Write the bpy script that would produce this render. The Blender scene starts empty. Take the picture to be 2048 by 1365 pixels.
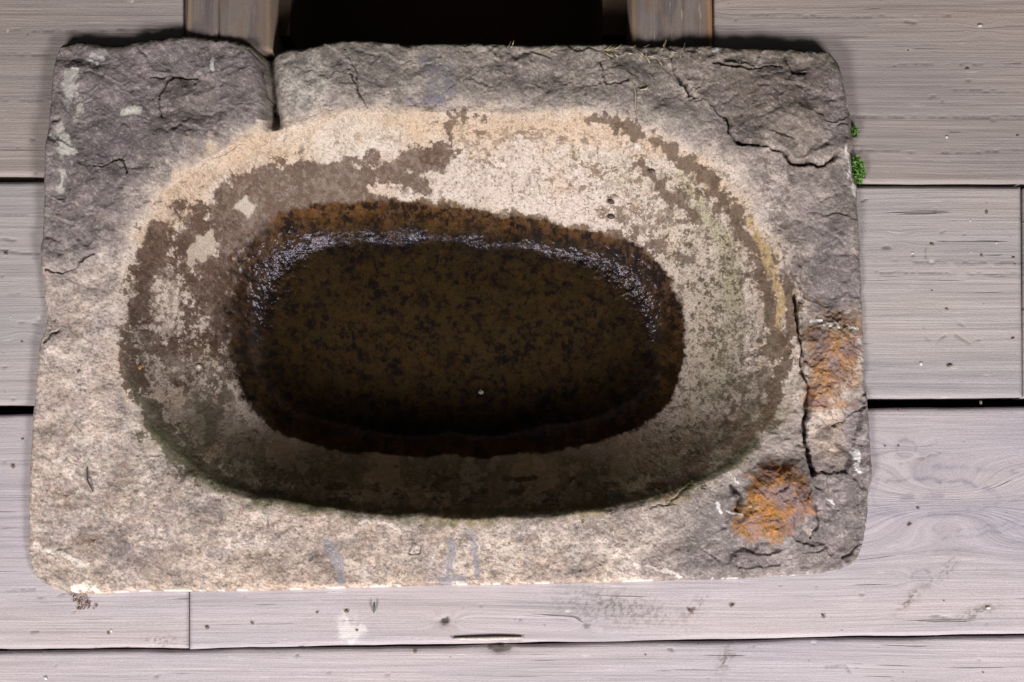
import bpy, math, random
import numpy as np

random.seed(7)
rng = np.random.default_rng(11)
scene = bpy.context.scene
COL = scene.collection

# ------------------------------------------------------------------ camera, light, exposure
RIM = 0.22                      # height of the trough
F = 2600.0                      # focal length in pixels of the 2048 wide photo
CAMZ = 1.72
DZ = 0.205                      # top of the planks; the stone is let in between them
GZ = -0.15                      # earth under the planks
PITCH = math.radians(7.0)
cam_d = bpy.data.cameras.new('camera'); cam = bpy.data.objects.new('camera', cam_d); COL.objects.link(cam)
cam.location = (0, 0, CAMZ); cam.rotation_euler = (PITCH, 0, 0)
cam_d.sensor_width = 36; cam_d.lens = 36 * F / 2048; cam_d.clip_start = 0.05; cam_d.clip_end = 60
scene.camera = cam
scene.view_settings.view_transform = 'Standard'; scene.view_settings.look = 'None'
scene.view_settings.exposure = 0.0; scene.view_settings.gamma = 1.0
scene.view_settings.use_curve_mapping = False

world = bpy.data.worlds.new('World'); scene.world = world; world.use_nodes = True
bg = world.node_tree.nodes['Background']
bg.inputs[0].default_value = (0.93, 0.93, 1.0, 1); bg.inputs[1].default_value = 0.34
# a roofed place: dark overhead and behind, dim daylight only low down on the near side
_t = world.node_tree; _g = _t.nodes.new('ShaderNodeTexCoord'); _s = _t.nodes.new('ShaderNodeSeparateXYZ'); _r = _t.nodes.new('ShaderNodeValToRGB')
_m = _t.nodes.new('ShaderNodeMath'); _m.operation = 'SUBTRACT'
_t.links.new(_g.outputs['Generated'], _s.inputs[0]); _t.links.new(_s.outputs['Z'], _m.inputs[0]); _t.links.new(_s.outputs['Y'], _m.inputs[1])
_r.color_ramp.elements[0].position = 0.1; _r.color_ramp.elements[0].color = (.07, .07, .075, 1)
_r.color_ramp.elements[1].position = 0.0; _r.color_ramp.elements[1].color = (.93, .93, 1, 1)
_e = _r.color_ramp.elements
_e[0].position = 0.0; _e[0].color = (.07, .07, .075, 1); _e[1].position = 1.0; _e[1].color = (.26, .25, .30, 1)
_m2 = _t.nodes.new('ShaderNodeMath'); _m2.operation = 'MULTIPLY'; _t.links.new(_s.outputs['Y'], _m2.inputs[0]); _m2.inputs[1].default_value = -1.15
_t.links.new(_m2.outputs[0], _r.inputs[0]); _t.links.new(_r.outputs[0], bg.inputs[0])

def area_light(name, loc, target, sx, sy, power, color):
    d = bpy.data.lights.new(name, 'AREA'); d.shape = 'RECTANGLE'; d.size = sx; d.size_y = sy
    d.energy = power; d.color = color
    o = bpy.data.objects.new(name, d); COL.objects.link(o); o.location = loc
    v = [target[i] - loc[i] for i in range(3)]
    import mathutils
    o.rotation_euler = mathutils.Vector(v).to_track_quat('-Z', 'Y').to_euler()
    return o
area_light('door_light_west', (-1.02, -1.30, 1.66), (0, .25, .1), 0.75, 0.5, 53, (1.0, 0.955, 0.955))
area_light('door_light_east', (1.08, -1.30, 1.66), (0.1, .25, .1), 0.75, 0.5, 62, (1.0, 0.955, 0.965))

# ------------------------------------------------------------------ numpy helpers
c7, s7 = math.cos(PITCH), math.sin(PITCH)
def bp(px, py, z):
    """photo pixel -> world x, y on the horizontal plane z"""
    dx = (np.asarray(px, float) - 1024) / F; dy = -(np.asarray(py, float) - 682.5) / F
    wy = dy * c7 + s7; wz = dy * s7 - c7
    k = (z - CAMZ) / wz
    return dx * k, wy * k
def proj(X, Y, Z):
    y = Y; z = Z - CAMZ
    ly = y * c7 + z * s7; lz = -y * s7 + z * c7
    return 1024 + F * X / (-lz), 682.5 - F * ly / (-lz)

def _hash(ix, iy, seed):
    h = (ix.astype(np.int64) * 374761393 + iy.astype(np.int64) * 668265263 + seed * 1442695041) & 0x7fffffff
    h = ((h ^ (h >> 13)) * 1274126177) & 0x7fffffff
    h = (h ^ (h >> 16)) & 0xffffff
    return h.astype(np.float32) / 0xffffff
def vnoise(x, y, seed=0):
    ix = np.floor(x); iy = np.floor(y); fx = (x - ix).astype(np.float32); fy = (y - iy).astype(np.float32)
    ix = ix.astype(np.int64); iy = iy.astype(np.int64)
    ux = fx * fx * fx * (fx * (fx * 6 - 15) + 10); uy = fy * fy * fy * (fy * (fy * 6 - 15) + 10)
    a = _hash(ix, iy, seed); b = _hash(ix + 1, iy, seed); c = _hash(ix, iy + 1, seed); d = _hash(ix + 1, iy + 1, seed)
    return (a + (b - a) * ux) * (1 - uy) + (c + (d - c) * ux) * uy
def fbm(x, y, size, octs=4, seed=0, gain=0.5, ax=1.0, ang=0.0):
    """0..1, feature size in the unit of x; ax stretches along the first axis"""
    ca, sa = math.cos(ang), math.sin(ang)
    xr = (x * ca + y * sa) / ax; yr = -x * sa + y * ca
    t = 0; amp = 1; tot = 0; f = 1.0 / size
    for o in range(octs):
        t = t + amp * vnoise(xr * f + 17.3 * o, yr * f - 9.1 * o, seed + o * 31); tot += amp
        amp *= gain; f *= 2.03
    return t / tot
def sst(a, b, x):
    t = np.clip((x - a) / (b - a), 0, 1); return t * t * (3 - 2 * t)
def linedist(x, y, pts):
    d = np.full(x.shape, 1e9, np.float32)
    for (x0, y0), (x1, y1) in zip(pts[:-1], pts[1:]):
        vx, vy = x1 - x0, y1 - y0; L = vx * vx + vy * vy + 1e-9
        t = np.clip(((x - x0) * vx + (y - y0) * vy) / L, 0, 1)
        d = np.minimum(d, np.hypot(x - x0 - t * vx, y - y0 - t * vy).astype(np.float32))
    return d
def polysd(x, y, pts):
    """signed distance, positive inside"""
    P = list(pts) + [pts[0]]
    xs = [p[0] for p in pts]; ys = [p[1] for p in pts]
    out = np.full(x.shape, -80.0, np.float32)
    m = (x > min(xs) - 80) & (x < max(xs) + 80) & (y > min(ys) - 80) & (y < max(ys) + 80)
    xx = x[m]; yy = y[m]
    d = linedist(xx, yy, P); ins = np.zeros(xx.shape, bool)
    for (x0, y0), (x1, y1) in zip(P[:-1], P[1:]):
        if y0 == y1: continue
        cnd = ((y0 > yy) != (y1 > yy)) & (xx < (x1 - x0) * (yy - y0) / (y1 - y0) + x0)
        ins ^= cnd
    out[m] = np.where(ins, d, -d)
    return out
def blob(x, y, cx, cy, rx, ry, ang=0):
    a = math.radians(ang); u = (x - cx) * math.cos(a) + (y - cy) * math.sin(a); v = -(x - cx) * math.sin(a) + (y - cy) * math.cos(a)
    return np.exp(-((u / rx) ** 2 + (v / ry) ** 2))
def blur(a, s):
    r = int(3 * s); k = np.exp(-0.5 * (np.arange(-r, r + 1) / s) ** 2); k /= k.sum()
    b = np.pad(a, ((r, r), (0, 0)), 'edge'); o = sum(k[i] * b[i:i + a.shape[0]] for i in range(2 * r + 1))
    b = np.pad(o, ((0, 0), (r, r)), 'edge'); return sum(k[i] * b[:, i:i + a.shape[1]] for i in range(2 * r + 1))

def mesh_np(name, V, Q, mat, parent=None, attrs=None, normals=None, smooth=True):
    """V (n,3), Q (m,4 or 3)"""
    me = bpy.data.meshes.new(name)
    n, m, k = len(V), len(Q), Q.shape[1]
    me.vertices.add(n); me.vertices.foreach_set('co', np.ascontiguousarray(V, np.float32).ravel())
    me.loops.add(m * k); me.loops.foreach_set('vertex_index', np.ascontiguousarray(Q, np.int32).ravel())
    me.polygons.add(m); me.polygons.foreach_set('loop_start', np.arange(0, m * k, k, dtype=np.int32))
    me.update(calc_edges=True)
    me.polygons.foreach_set('use_smooth', np.full(m, smooth, bool))
    for an, av in (attrs or {}).items():
        if av.ndim == 2:
            a = me.color_attributes.new(an, 'FLOAT_COLOR', 'POINT')
            c = np.ones((n, 4), np.float32); c[:, :3] = av; a.data.foreach_set('color', c.ravel())
        else:
            a = me.attributes.new(an, 'FLOAT', 'POINT'); a.data.foreach_set('value', av.astype(np.float32).ravel())
    me.materials.append(mat); me.validate(); me.update()
    if normals is not None:
        me.normals_split_custom_set_from_vertices([tuple(v) for v in normals.tolist()])
    o = bpy.data.objects.new(name, me); COL.objects.link(o)
    if parent: o.parent = parent
    return o
def empty(name, loc=(0, 0, 0)):
    o = bpy.data.objects.new(name, None); COL.objects.link(o); o.location = loc; o.empty_display_size = .05; return o
def tag(o, label=None, cat=None, group=None, kind=None):
    if label: o['label'] = label
    if cat: o['category'] = cat
    if group: o['group'] = group
    if kind: o['kind'] = kind
    return o

# ------------------------------------------------------------------ materials
class NT:
    def __init__(self, name):
        self.m = bpy.data.materials.new(name); self.m.use_nodes = True; self.t = self.m.node_tree
        self.b = self.t.nodes['Principled BSDF']
    def n(self, typ, **kw):
        nd = self.t.nodes.new(typ)
        for k, v in kw.items():
            if k.startswith('i_'):
                key = k[2:]; key = int(key) if key.isdigit() else key.replace('_', ' ')
                nd.inputs[key].default_value = v
            else: setattr(nd, k, v)
        return nd
    def l(self, a, b): self.t.links.new(a, b)
    def attr(self, name): return self.n('ShaderNodeAttribute', attribute_name=name)
    def math(self, op, a, b=None, clamp=False):
        nd = self.n('ShaderNodeMath', operation=op); nd.use_clamp = clamp
        for i, v in enumerate((a, b)):
            if v is None: continue
            if hasattr(v, 'links'): self.l(v, nd.inputs[i])
            else: nd.inputs[i].default_value = v
        return nd.outputs[0]
    def noise(self, vec, scale, detail=4, rough=.55, dist=0):
        nd = self.n('ShaderNodeTexNoise'); nd.inputs['Scale'].default_value = scale; nd.inputs['Detail'].default_value = detail
        nd.inputs['Roughness'].default_value = rough; nd.inputs['Distortion'].default_value = dist
        if vec is not None: self.l(vec, nd.inputs['Vector'])
        return nd.outputs[0]
    def ramp(self, fac, stops):
        r = self.n('ShaderNodeValToRGB'); e = r.color_ramp.elements
        while len(e) < len(stops): e.new(0.5)
        for i, (p, c) in enumerate(stops):
            e[i].position = p; e[i].color = (c, c, c, 1) if isinstance(c, (int, float)) else (*c, 1)
        self.l(fac, r.inputs[0]); return r.outputs[0]
    def mix(self, fac, a, b, mode='MIX'):
        nd = self.n('ShaderNodeMix', data_type='RGBA', blend_type=mode)
        for s, v in ((nd.inputs[0], fac), (nd.inputs[6], a), (nd.inputs[7], b)):
            if hasattr(v, 'links'): self.l(v, s)
            elif isinstance(v, (int, float)): s.default_value = v if s == nd.inputs[0] else (v, v, v, 1)
            else: s.default_value = (*v, 1)
        return nd.outputs[2]

def stone_mat():
    k = NT('weathered_sandstone')
    pos = k.n('ShaderNodeNewGeometry').outputs['Position']
    col = k.attr('Col').outputs['Color']; wet = k.attr('wet').outputs['Fac']; pool = k.attr('pool').outputs['Fac']
    g1 = k.ramp(k.noise(pos, 420, 5, .7), [(.30, .70), (.50, 1.0), (.72, 1.25)])
    g2 = k.ramp(k.noise(pos, 1100, 2, .6), [(.30, .72), (.5, 1.0), (.7, 1.28)])
    c = k.mix(1.0, col, g1, 'MULTIPLY'); c = k.mix(1.0, c, g2, 'MULTIPLY')
    hue = k.ramp(k.noise(pos, 600, 3, .6), [(.35, (1.06, .97, .98)), (.5, (1, 1, 1)), (.65, (.95, 1.03, .95))])
    c = k.mix(1.0, c, hue, 'MULTIPLY')
    k.l(c, k.b.inputs['Base Color'])
    h = k.math('ADD', k.math('MULTIPLY', k.noise(pos, 260, 6, .65), 1.0), k.math('MULTIPLY', k.noise(pos, 900, 3, .6), .35))
    bm = k.n('ShaderNodeBump'); bm.inputs['Distance'].default_value = .0018
    k.l(k.math('SUBTRACT', k.math('SUBTRACT', .75, k.math('MULTIPLY', wet, .42)), k.math('MULTIPLY', pool, .28), True), bm.inputs['Strength'])
    k.l(h, bm.inputs['Height']); k.l(bm.outputs[0], k.b.inputs['Normal'])
    k.l(k.math('SUBTRACT', .88, k.math('MULTIPLY', wet, .58), True), k.b.inputs['Roughness'])
    k.l(k.math('SUBTRACT', k.math('ADD', .25, k.math('MULTIPLY', wet, .6)), k.math('MULTIPLY', pool, .72), True), k.b.inputs['Specular IOR Level'])
    k.l(k.mix(wet, (1, 1, 1), (.84, .80, 1.0)), k.b.inputs['Specular Tint'])
    return k.m
STONE = stone_mat()

def plank_mat():
    k = NT('weathered_grey_planks')
    ax = k.attr('gu').outputs['Fac']; ay = k.attr('gv').outputs['Fac']; sd = k.attr('seed').outputs['Fac']
    def vec(su, sv):
        nd = k.n('ShaderNodeCombineXYZ'); k.l(k.math('MULTIPLY', ax, su), nd.inputs[0]); k.l(k.math('MULTIPLY', ay, sv), nd.inputs[1]); k.l(sd, nd.inputs[2]); return nd.outputs[0]
    col = k.attr('Col').outputs['Color']
    grain = k.ramp(k.noise(vec(3, 140), 1, 4, .6), [(.28, .82), (.5, 1.0), (.75, 1.10)])
    fine = k.ramp(k.noise(vec(14, 520), 1, 3, .6), [(.3, .88), (.5, 1.0), (.7, 1.1)])
    big = k.ramp(k.noise(vec(2.5, 9), 1, 3, .5), [(.28, (.84, .85, .90)), (.5, (1, 1, 1)), (.72, (1.10, 1.05, .99))])
    c = k.mix(1, col, grain, 'MULTIPLY'); c = k.mix(1, c, fine, 'MULTIPLY'); c = k.mix(1, c, big, 'MULTIPLY')
    crack = k.ramp(k.noise(vec(9, 230), 1, 2, .4, .3), [(.70, 0.0), (.755, 1.0)])
    c = k.mix(k.math('MULTIPLY', crack, .6), c, (.10, .085, .075))
    spot = k.ramp(k.noise(vec(120, 220), 1, 2, .5), [(.74, 0.0), (.78, 1.0)])
    c = k.mix(k.math('MULTIPLY', spot, .6), c, (.12, .10, .085))
    pale = k.ramp(k.noise(vec(30, 420), 1, 2, .5), [(.68, 0.0), (.76, 1.0)])
    c = k.mix(k.math('MULTIPLY', pale, .35), c, (.66, .62, .58))
    pos = k.n('ShaderNodeNewGeometry').outputs['Position']
    g = k.ramp(k.noise(pos, 800, 3, .7), [(.3, .84), (.5, 1.0), (.7, 1.14)])
    c = k.mix(1, c, g, 'MULTIPLY')
    k.l(c, k.b.inputs['Base Color']); k.b.inputs['Roughness'].default_value = .8; k.b.inputs['Specular IOR Level'].default_value = .25
    h = k.math('ADD', k.math('MULTIPLY', k.noise(vec(4, 230), 1, 4, .6), 1.0), k.math('MULTIPLY', k.noise(pos, 500, 3), .4))
    h = k.math('SUBTRACT', h, k.math('MULTIPLY', crack, .9))
    bm = k.n('ShaderNodeBump'); bm.inputs['Distance'].default_value = .0016; bm.inputs['Strength'].default_value = .7
    k.l(h, bm.inputs['Height']); k.l(bm.outputs[0], k.b.inputs['Normal'])
    return k.m
PLANK = plank_mat()

def plain(name, color, rough=.8, var=.3, scale=400):
    k = NT(name); pos = k.n('ShaderNodeNewGeometry').outputs['Position']
    g = k.ramp(k.noise(pos, scale, 4, .6), [(.3, 1 - var), (.7, 1 + var)])
    k.l(k.mix(1, color, g, 'MULTIPLY'), k.b.inputs['Base Color']); k.b.inputs['Roughness'].default_value = rough
    return k.m

# ------------------------------------------------------------------ ground below the planks
gm = plain('dark_earth', (.02, .017, .014), .95)
V = np.array([(-2.2, -1.6, GZ), (2.2, -1.6, GZ), (2.2, 2.4, GZ), (-2.2, 2.4, GZ)], float)
tag(mesh_np('ground', V, np.array([[0, 1, 2, 3]]), gm), kind='structure')

# outline of the stone, traced on the photograph
TOP = [(124, 104), (135, 95), (165, 90), (200, 93), (240, 98), (262, 95), (300, 86), (345, 82), (380, 77), (430, 76), (470, 83), (505, 95), (519, 106), (530, 111), (545, 105), (580, 100), (620, 98), (650, 92), (690, 84), (720, 83), (780, 88), (850, 89), (950, 88), (1050, 91), (1150, 92), (1250, 95), (1350, 97), (1450, 102), (1550, 106), (1600, 107), (1640, 110), (1660, 118)]
RIGHT = [(1660, 118), (1674, 140), (1686, 175), (1694, 215), (1702, 240), (1700, 262), (1706, 285), (1699, 305), (1706, 340), (1714, 375), (1715, 430), (1720, 480), (1722, 540), (1726, 600), (1729, 680), (1731, 760), (1736, 800), (1740, 860), (1743, 930), (1744, 1000), (1740, 1050), (1733, 1085), (1722, 1112)]
BOT = [(78, 1160), (110, 1180), (150, 1188), (200, 1188), (300, 1184), (400, 1184), (550, 1182), (700, 1177), (850, 1173), (950, 1171), (1100, 1168), (1250, 1165), (1380, 1161), (1450, 1160), (1560, 1157), (1640, 1153), (1680, 1143), (1706, 1130), (1722, 1112)]
LEFT = [(124, 104), (117, 125), (112, 170), (108, 220), (103, 280), (98, 340), (92, 420), (88, 480), (86, 540), (90, 600), (96, 635), (91, 668), (82, 690), (74, 780), (67, 860), (63, 940), (62, 1000), (59, 1060), (60, 1100), (66, 1140), (78, 1160)]
OUTLINE = TOP + RIGHT[1:] + BOT[-2::-1] + LEFT[-2:0:-1]
# ------------------------------------------------------------------ planked floor
floor = empty('floor'); tag(floor, kind='structure')
KNOTS = [  # px, py, radius px, strength
    (1890, 1005, 70, .8), (1812, 897, 22, .8), (890, 1242, 16, 1.0), (1172, 1250, 13, .8), (1843, 1158, 18, .7), (1400, 20, 20, .6),
    (1965, 60, 16, .5), (50, 660, 18, .5), (1800, 480, 14, .5)]
base_col = np.array([.365, .335, .325])
def inhole(a, b): return polysd(np.asarray(a, float), np.asarray(b, float), OUTLINE) > 12
def plank(corners, seed, thick=.035, du=.0022, tint=(1, 1, 1), mat=PLANK, z=DZ, along='x', name='plank', parent=floor, colfn=None, depth=None, knots=True):
    """corners in photo pixels at height z: near-left, near-right, far-right, far-left"""
    if depth: thick = depth
    P = np.array([bp(x, y, z) for x, y in corners])
    L = max(np.linalg.norm(P[1] - P[0]), np.linalg.norm(P[2] - P[3])); W = max(np.linalg.norm(P[3] - P[0]), np.linalg.norm(P[2] - P[1]))
    nu = max(8, int(L / du)); nv = max(8, int(W / du))
    u, v = np.meshgrid(np.linspace(0, 1, nu), np.linspace(0, 1, nv), indexing='ij')
    X = (P[0, 0] * (1 - u) + P[1, 0] * u) * (1 - v) + (P[3, 0] * (1 - u) + P[2, 0] * u) * v
    Y = (P[0, 1] * (1 - u) + P[1, 1] * u) * (1 - v) + (P[3, 1] * (1 - u) + P[2, 1] * u) * v
    if along == 'x':
        wob = (fbm(X, X * 0 + seed, .12, 4, seed) - .5) * .005 * (np.abs(v - .5) * 2) ** 6 * np.sign(.5 - v)
        Y = Y + wob
    dE = np.minimum(np.minimum(u, 1 - u) * L, np.minimum(v, 1 - v) * W)
    Z = z - .0028 * (1 - sst(0, .005, dE)) ** 2 + (fbm(X, Y, .25, 2, seed + 3) - .5) * .002
    GU, GV = (X.copy(), Y.copy()) if along == 'x' else (Y.copy(), X.copy())
    GV = GV + (fbm(GU, GV, .35, 2, seed + 5, ax=2) - .5) * .02
    px, py = proj(X, Y, Z)
    c = np.ones(X.shape + (3,)) * base_col * np.array(tint)
    if knots:
        for kx, ky, kr, ks in KNOTS:
            d = blob(px, py, kx, ky, kr * 1.9, kr)
            GV = GV + np.sign(py - ky + 1e-6) * 0 + d * ks * kr / 1500 * np.tanh((ky - py) / (kr * .4)) * 1.6
    if colfn: c, Z = colfn(px, py, c, Z)
    idx = np.arange(nu * nv).reshape(nu, nv)
    Q = np.stack([idx[:-1, :-1], idx[1:, :-1], idx[1:, 1:], idx[:-1, 1:]], -1).reshape(-1, 4)
    if parent is floor:      # cut-out where the stone stands
        Q = Q[~inhole(px.reshape(-1)[Q].mean(1), py.reshape(-1)[Q].mean(1))]
    per = np.concatenate([idx[:-1, 0], idx[-1, :-1], idx[:0:-1, -1], idx[0, :0:-1]])
    Vt = np.stack([X, Y, Z], -1).reshape(-1, 3); n0 = len(Vt)
    low = Vt[per].copy(); low[:, 2] = z - thick
    m = len(per); nx = np.roll(np.arange(m), -1)
    Qs = np.stack([per, n0 + np.arange(m), n0 + nx, per[nx]], -1)
    dup = n0 + m
    cc = np.array([[0, nu - 1, nu - 1 + nv - 1, 2 * (nu - 1) + nv - 1]]) + n0
    if parent is floor:
        keep = ~inhole(px.reshape(-1)[per], py.reshape(-1)[per]); Qs = Qs[keep]; cc = cc[:0] if (~keep).any() or len(Q) < (nu - 1) * (nv - 1) else cc
    Va = np.concatenate([Vt, low]); Qa = np.concatenate([Q, Qs, cc[:, ::-1]])
    def ext(a):
        f = a.reshape(len(Vt), -1); return np.concatenate([f, f[per]]).squeeze()
    return mesh_np(name, Va, Qa, mat, parent, dict(Col=ext(c), gu=ext(GU), gv=ext(GV), seed=np.full(len(Va), seed * 3.7)))

def lerpc(c, m, col): return c + (np.array(col) - c) * np.clip(m, 0, 1)[..., None]
def floor_marks(px, py, c, Z):
    w = fbm(px, py, 14, 4, 91)
    wx = px + (fbm(px, py, 20, 3, 51) - .5) * 22; wy = py + (fbm(px, py, 20, 3, 52) - .5) * 14
    # white scuff, knots, mildew, cathedral grain
    c = lerpc(c, sst(.25, .7, blob(px, py, 702, 1255, 34, 40) * (w * 1.5)) * .65, (.66, .62, .59))
    m = blob(wx, wy, 890, 1242, 13, 9); c = lerpc(c, sst(.3, .7, m), (.06, .05, .05)); Z = Z - m * .003
    m = blob(wx, wy, 1172, 1250, 12, 6); c = lerpc(c, sst(.3, .8, m) * .8, (.10, .085, .085))
    m = blob(wx, wy, 998, 1296, 26, 8, 0); c = lerpc(c, sst(.35, .6, m * (.6 + w)) * .85, (.09, .075, .065)); Z = Z - m * .004
    sp = fbm(px, py, 4.5, 2, 77)
    m = blob(px, py, 1230, 1215, 120, 34, 8); c = lerpc(c, m * sst(.50, .68, sp) * .7 + m * .15, (.13, .115, .11))
    m = blob(px, py, 1085, 1238, 60, 26); 
    for cx, cy, rx, ry, an in ((1818, 1200, 34, 9, -45), (1897, 1137, 26, 9, -55), (1392, 1212, 28, 10, -45), (1610, 985, 1, 1, 0), (1955, 1225, 40, 12, -20), (320, 1280, 30, 9, 0), (1450, 1320, 12, 30, 20)):
        m = blob(px, py, cx, cy, rx, ry, an); c = lerpc(c, m * sst(.45, .62, sp) * .85, (.13, .105, .085))
    # knot rings
    for cx, cy, r, sx in ((1812, 897, 18, .9), (1843, 1158, 17, .8)):
        d = np.hypot((px - cx) * sx, py - cy); c = lerpc(c, np.exp(-((d - r * (1 + (w - .5) * .5)) / 3) ** 2) * .45 * sst(.3, .55, fbm(px, py, 16, 2, 19)), (.15, .13, .14)); c = lerpc(c, sst(r, r * .3, d) * .2, (.22, .2, .24))
    # blue grey grain swoops right hand side
    for pts, wd, st in (([(1750, 962), (1850, 958), (1930, 965), (1990, 985), (2010, 1000)], 4, .6), ([(1810, 998), (1850, 990), (1885, 995)], 6, .55), ([(1745, 1028), (1830, 1032), (1900, 1030), (1985, 1012), (2060, 990)], 4, .35), ([(1880, 1078), (1960, 1070), (2060, 1050)], 3, .5),
                        ([(1870, 1062), (1950, 1058), (2060, 1040)], 2.5, .4), ([(1760, 960), (1740, 985), (1750, 1010), (1790, 1022)], 4, .3), ([(1870, 935), (1960, 940), (2050, 948)], 4, .45),
                        ([(1750, 1100), (1860, 1105), (2050, 1085)], 3, .3), ([(1400, 1120), (1460, 1118), (1500, 1122)], 1, 0)):
        d = linedist(wx, wy, pts); c = lerpc(c, np.exp(-(d / wd) ** 2) * st * sst(.2, .55, w), (.17, .16, .20))
    # cracks / checks in the boards
    for pts, wd in (([(1700, 232), (1850, 235), (2048, 233)], 1.3), ([(1730, 302), (1900, 305), (2048, 300)], .8), ([(1740, 520), (1850, 524), (2048, 526)], 1.5), ([(1740, 545), (2048, 549)], 1.2), ([(1850, 515), (1853, 490)], 1.2),
                    ([(0, 200), (60, 202), (105, 198)], 1.2), ([(0, 500), (50, 507), (86, 510)], 1.5), ([(0, 478), (30, 482)], 2), ([(0, 590), (40, 588)], 1.5), ([(1795, 40), (1830, 45)], 2),
                    ([(75, 1195), (110, 1192), (150, 1188)], 1.6), ([(10, 1182), (70, 1178)], 1.4), ([(1790, 930), (1850, 915), (1880, 905)], 1.2), ([(1860, 1230), (1900, 1238)], 1.6), ([(1640, 1335), (1690, 1330), (1700, 1345)], 1.5),
                    ([(1450, 1305), (1470, 1310)], 3), ([(130, 1300), (380, 1290)], .5), ([(920, 1276), (980, 1278), (1040, 1282)], 2.2), ([(1910, 670), (1940, 688), (1960, 680)], 1.5), ([(0, 430), (90, 432)], 1.0), ([(0, 640), (90, 650)], 1.0), ([(0, 735), (75, 738)], .9),
                    ([(1850, 675), (1870, 690), (1890, 672)], 1.3), ([(0, 60), (150, 62), (350, 58)], 1.0), ([(0, 108), (100, 110)], 1.2), ([(1500, 30), (1700, 34), (1900, 30)], 1.0), ([(1760, 130), (2048, 128)], .9), ([(1900, 180), (2048, 184)], 1.1)):
        d = linedist(px + (w - .5) * 6, py + (w - .5) * 6, pts); m = np.exp(-(d / (wd * 1.1)) ** 2) * sst(.25, .5, fbm(px, py, 26, 2, 15))
        c = lerpc(c, m * .75, (.12, .10, .095)); Z = Z - m * .0012
    # chips
    r2 = random.Random(5)
    for i in range(150):
        cx, cy = r2.uniform(0, 2048), r2.uniform(0, 1365)
        if 110 < cx < 1700 and 100 < cy < 1170: continue
        rx, ry = r2.uniform(2, 9), r2.uniform(1.2, 3.2); m = blob(wx, wy, cx, cy, rx, ry, r2.uniform(-20, 15)); m = sst(.3, .7, m)
        c = lerpc(c, m * r2.uniform(.4, .85), (.12, .10, .09) if r2.random() < .8 else (.7, .66, .62)); Z = Z - m * .0012
    return c, Z

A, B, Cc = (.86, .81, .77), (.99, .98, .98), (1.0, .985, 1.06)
rows = [
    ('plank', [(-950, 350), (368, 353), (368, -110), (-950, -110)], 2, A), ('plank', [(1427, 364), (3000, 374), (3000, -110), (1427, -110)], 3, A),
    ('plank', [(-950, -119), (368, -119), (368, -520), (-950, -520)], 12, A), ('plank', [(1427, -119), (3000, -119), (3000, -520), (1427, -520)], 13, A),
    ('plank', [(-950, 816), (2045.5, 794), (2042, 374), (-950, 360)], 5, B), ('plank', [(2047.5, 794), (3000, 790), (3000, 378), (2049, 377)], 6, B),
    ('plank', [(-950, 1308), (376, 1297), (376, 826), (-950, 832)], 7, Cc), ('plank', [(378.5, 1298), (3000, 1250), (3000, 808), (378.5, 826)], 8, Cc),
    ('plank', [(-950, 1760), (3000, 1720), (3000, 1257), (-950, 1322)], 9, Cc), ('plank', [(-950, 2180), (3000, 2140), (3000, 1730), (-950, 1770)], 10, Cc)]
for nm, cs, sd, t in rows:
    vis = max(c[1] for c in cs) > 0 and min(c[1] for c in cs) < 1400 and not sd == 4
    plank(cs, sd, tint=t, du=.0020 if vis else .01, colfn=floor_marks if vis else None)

# ------------------------------------------------------------------ timbers beside the dark hatch
def timber_marks(side):
    def f(px, py, c, Z):
        c = c * np.array((.50, .45, .41))
        n1 = fbm(px, py, 28, 3, 60 + side, ax=1, ang=0); n2 = fbm(px * 1.0, py * .25, 16, 3, 70 + side)
        c = lerpc(c, sst(.5, .75, n2) * .5, (.17, .11, .07))
        c = lerpc(c, sst(.52, .7, fbm(px, py * .3, 22, 3, 80 + side)) * .55, (.10, .09, .10))
        if side == 0:
            c = lerpc(c, np.exp(-((px - 380) / 5) ** 2) * .7, (.30, .20, .11)); c = lerpc(c, np.exp(-((px - 540) / 5) ** 2) * .6, (.20, .13, .05))
            c = lerpc(c, np.exp(-((px - 438) / 1.4) ** 2) * sst(-40, 30, py) * .9, (.05, .04, .035)); c = lerpc(c, np.exp(-((px - 420) / 9) ** 2) * .5, (.14, .10, .11))
            Z = Z - np.exp(-((px - 438) / 2) ** 2) * .003
        else:
            c = lerpc(c, np.exp(-((px - 1418 - py * .04) / 5) ** 2) * .8, (.36, .19, .085)); c = lerpc(c, np.exp(-((px - 1268) / 5) ** 2) * .6, (.22, .14, .05))
            c = lerpc(c, np.exp(-((px - 1366) / 1.2) ** 2) * .8, (.07, .06, .05)); Z = Z - np.exp(-((px - 1366) / 2) ** 2) * .002
            c = lerpc(c, np.exp(-((px - 1385) / 10) ** 2) * .35, (.2, .19, .19))
        return c, Z
    return f
for side, cs, lab in ((0, [(370, 100), (543, 100), (541, -500), (370, -500)], 'cracked grey and orange timber on the left of the dark hatch'),
                      (1, [(1262, 108), (1426, 108), (1418, -500), (1258, -500)], 'weathered timber with an orange outer edge on the right of the dark hatch')):
    e = empty('timber', (0, 0, 0))
    tag(e, lab, 'timber', 'timbers framing the dark hatch')
    plank(cs, 20 + side, depth=.30, z=DZ + .006, along='y', name='beam', parent=e, tint=(1, 1, 1), du=.002, colfn=timber_marks(side), knots=False)
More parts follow.
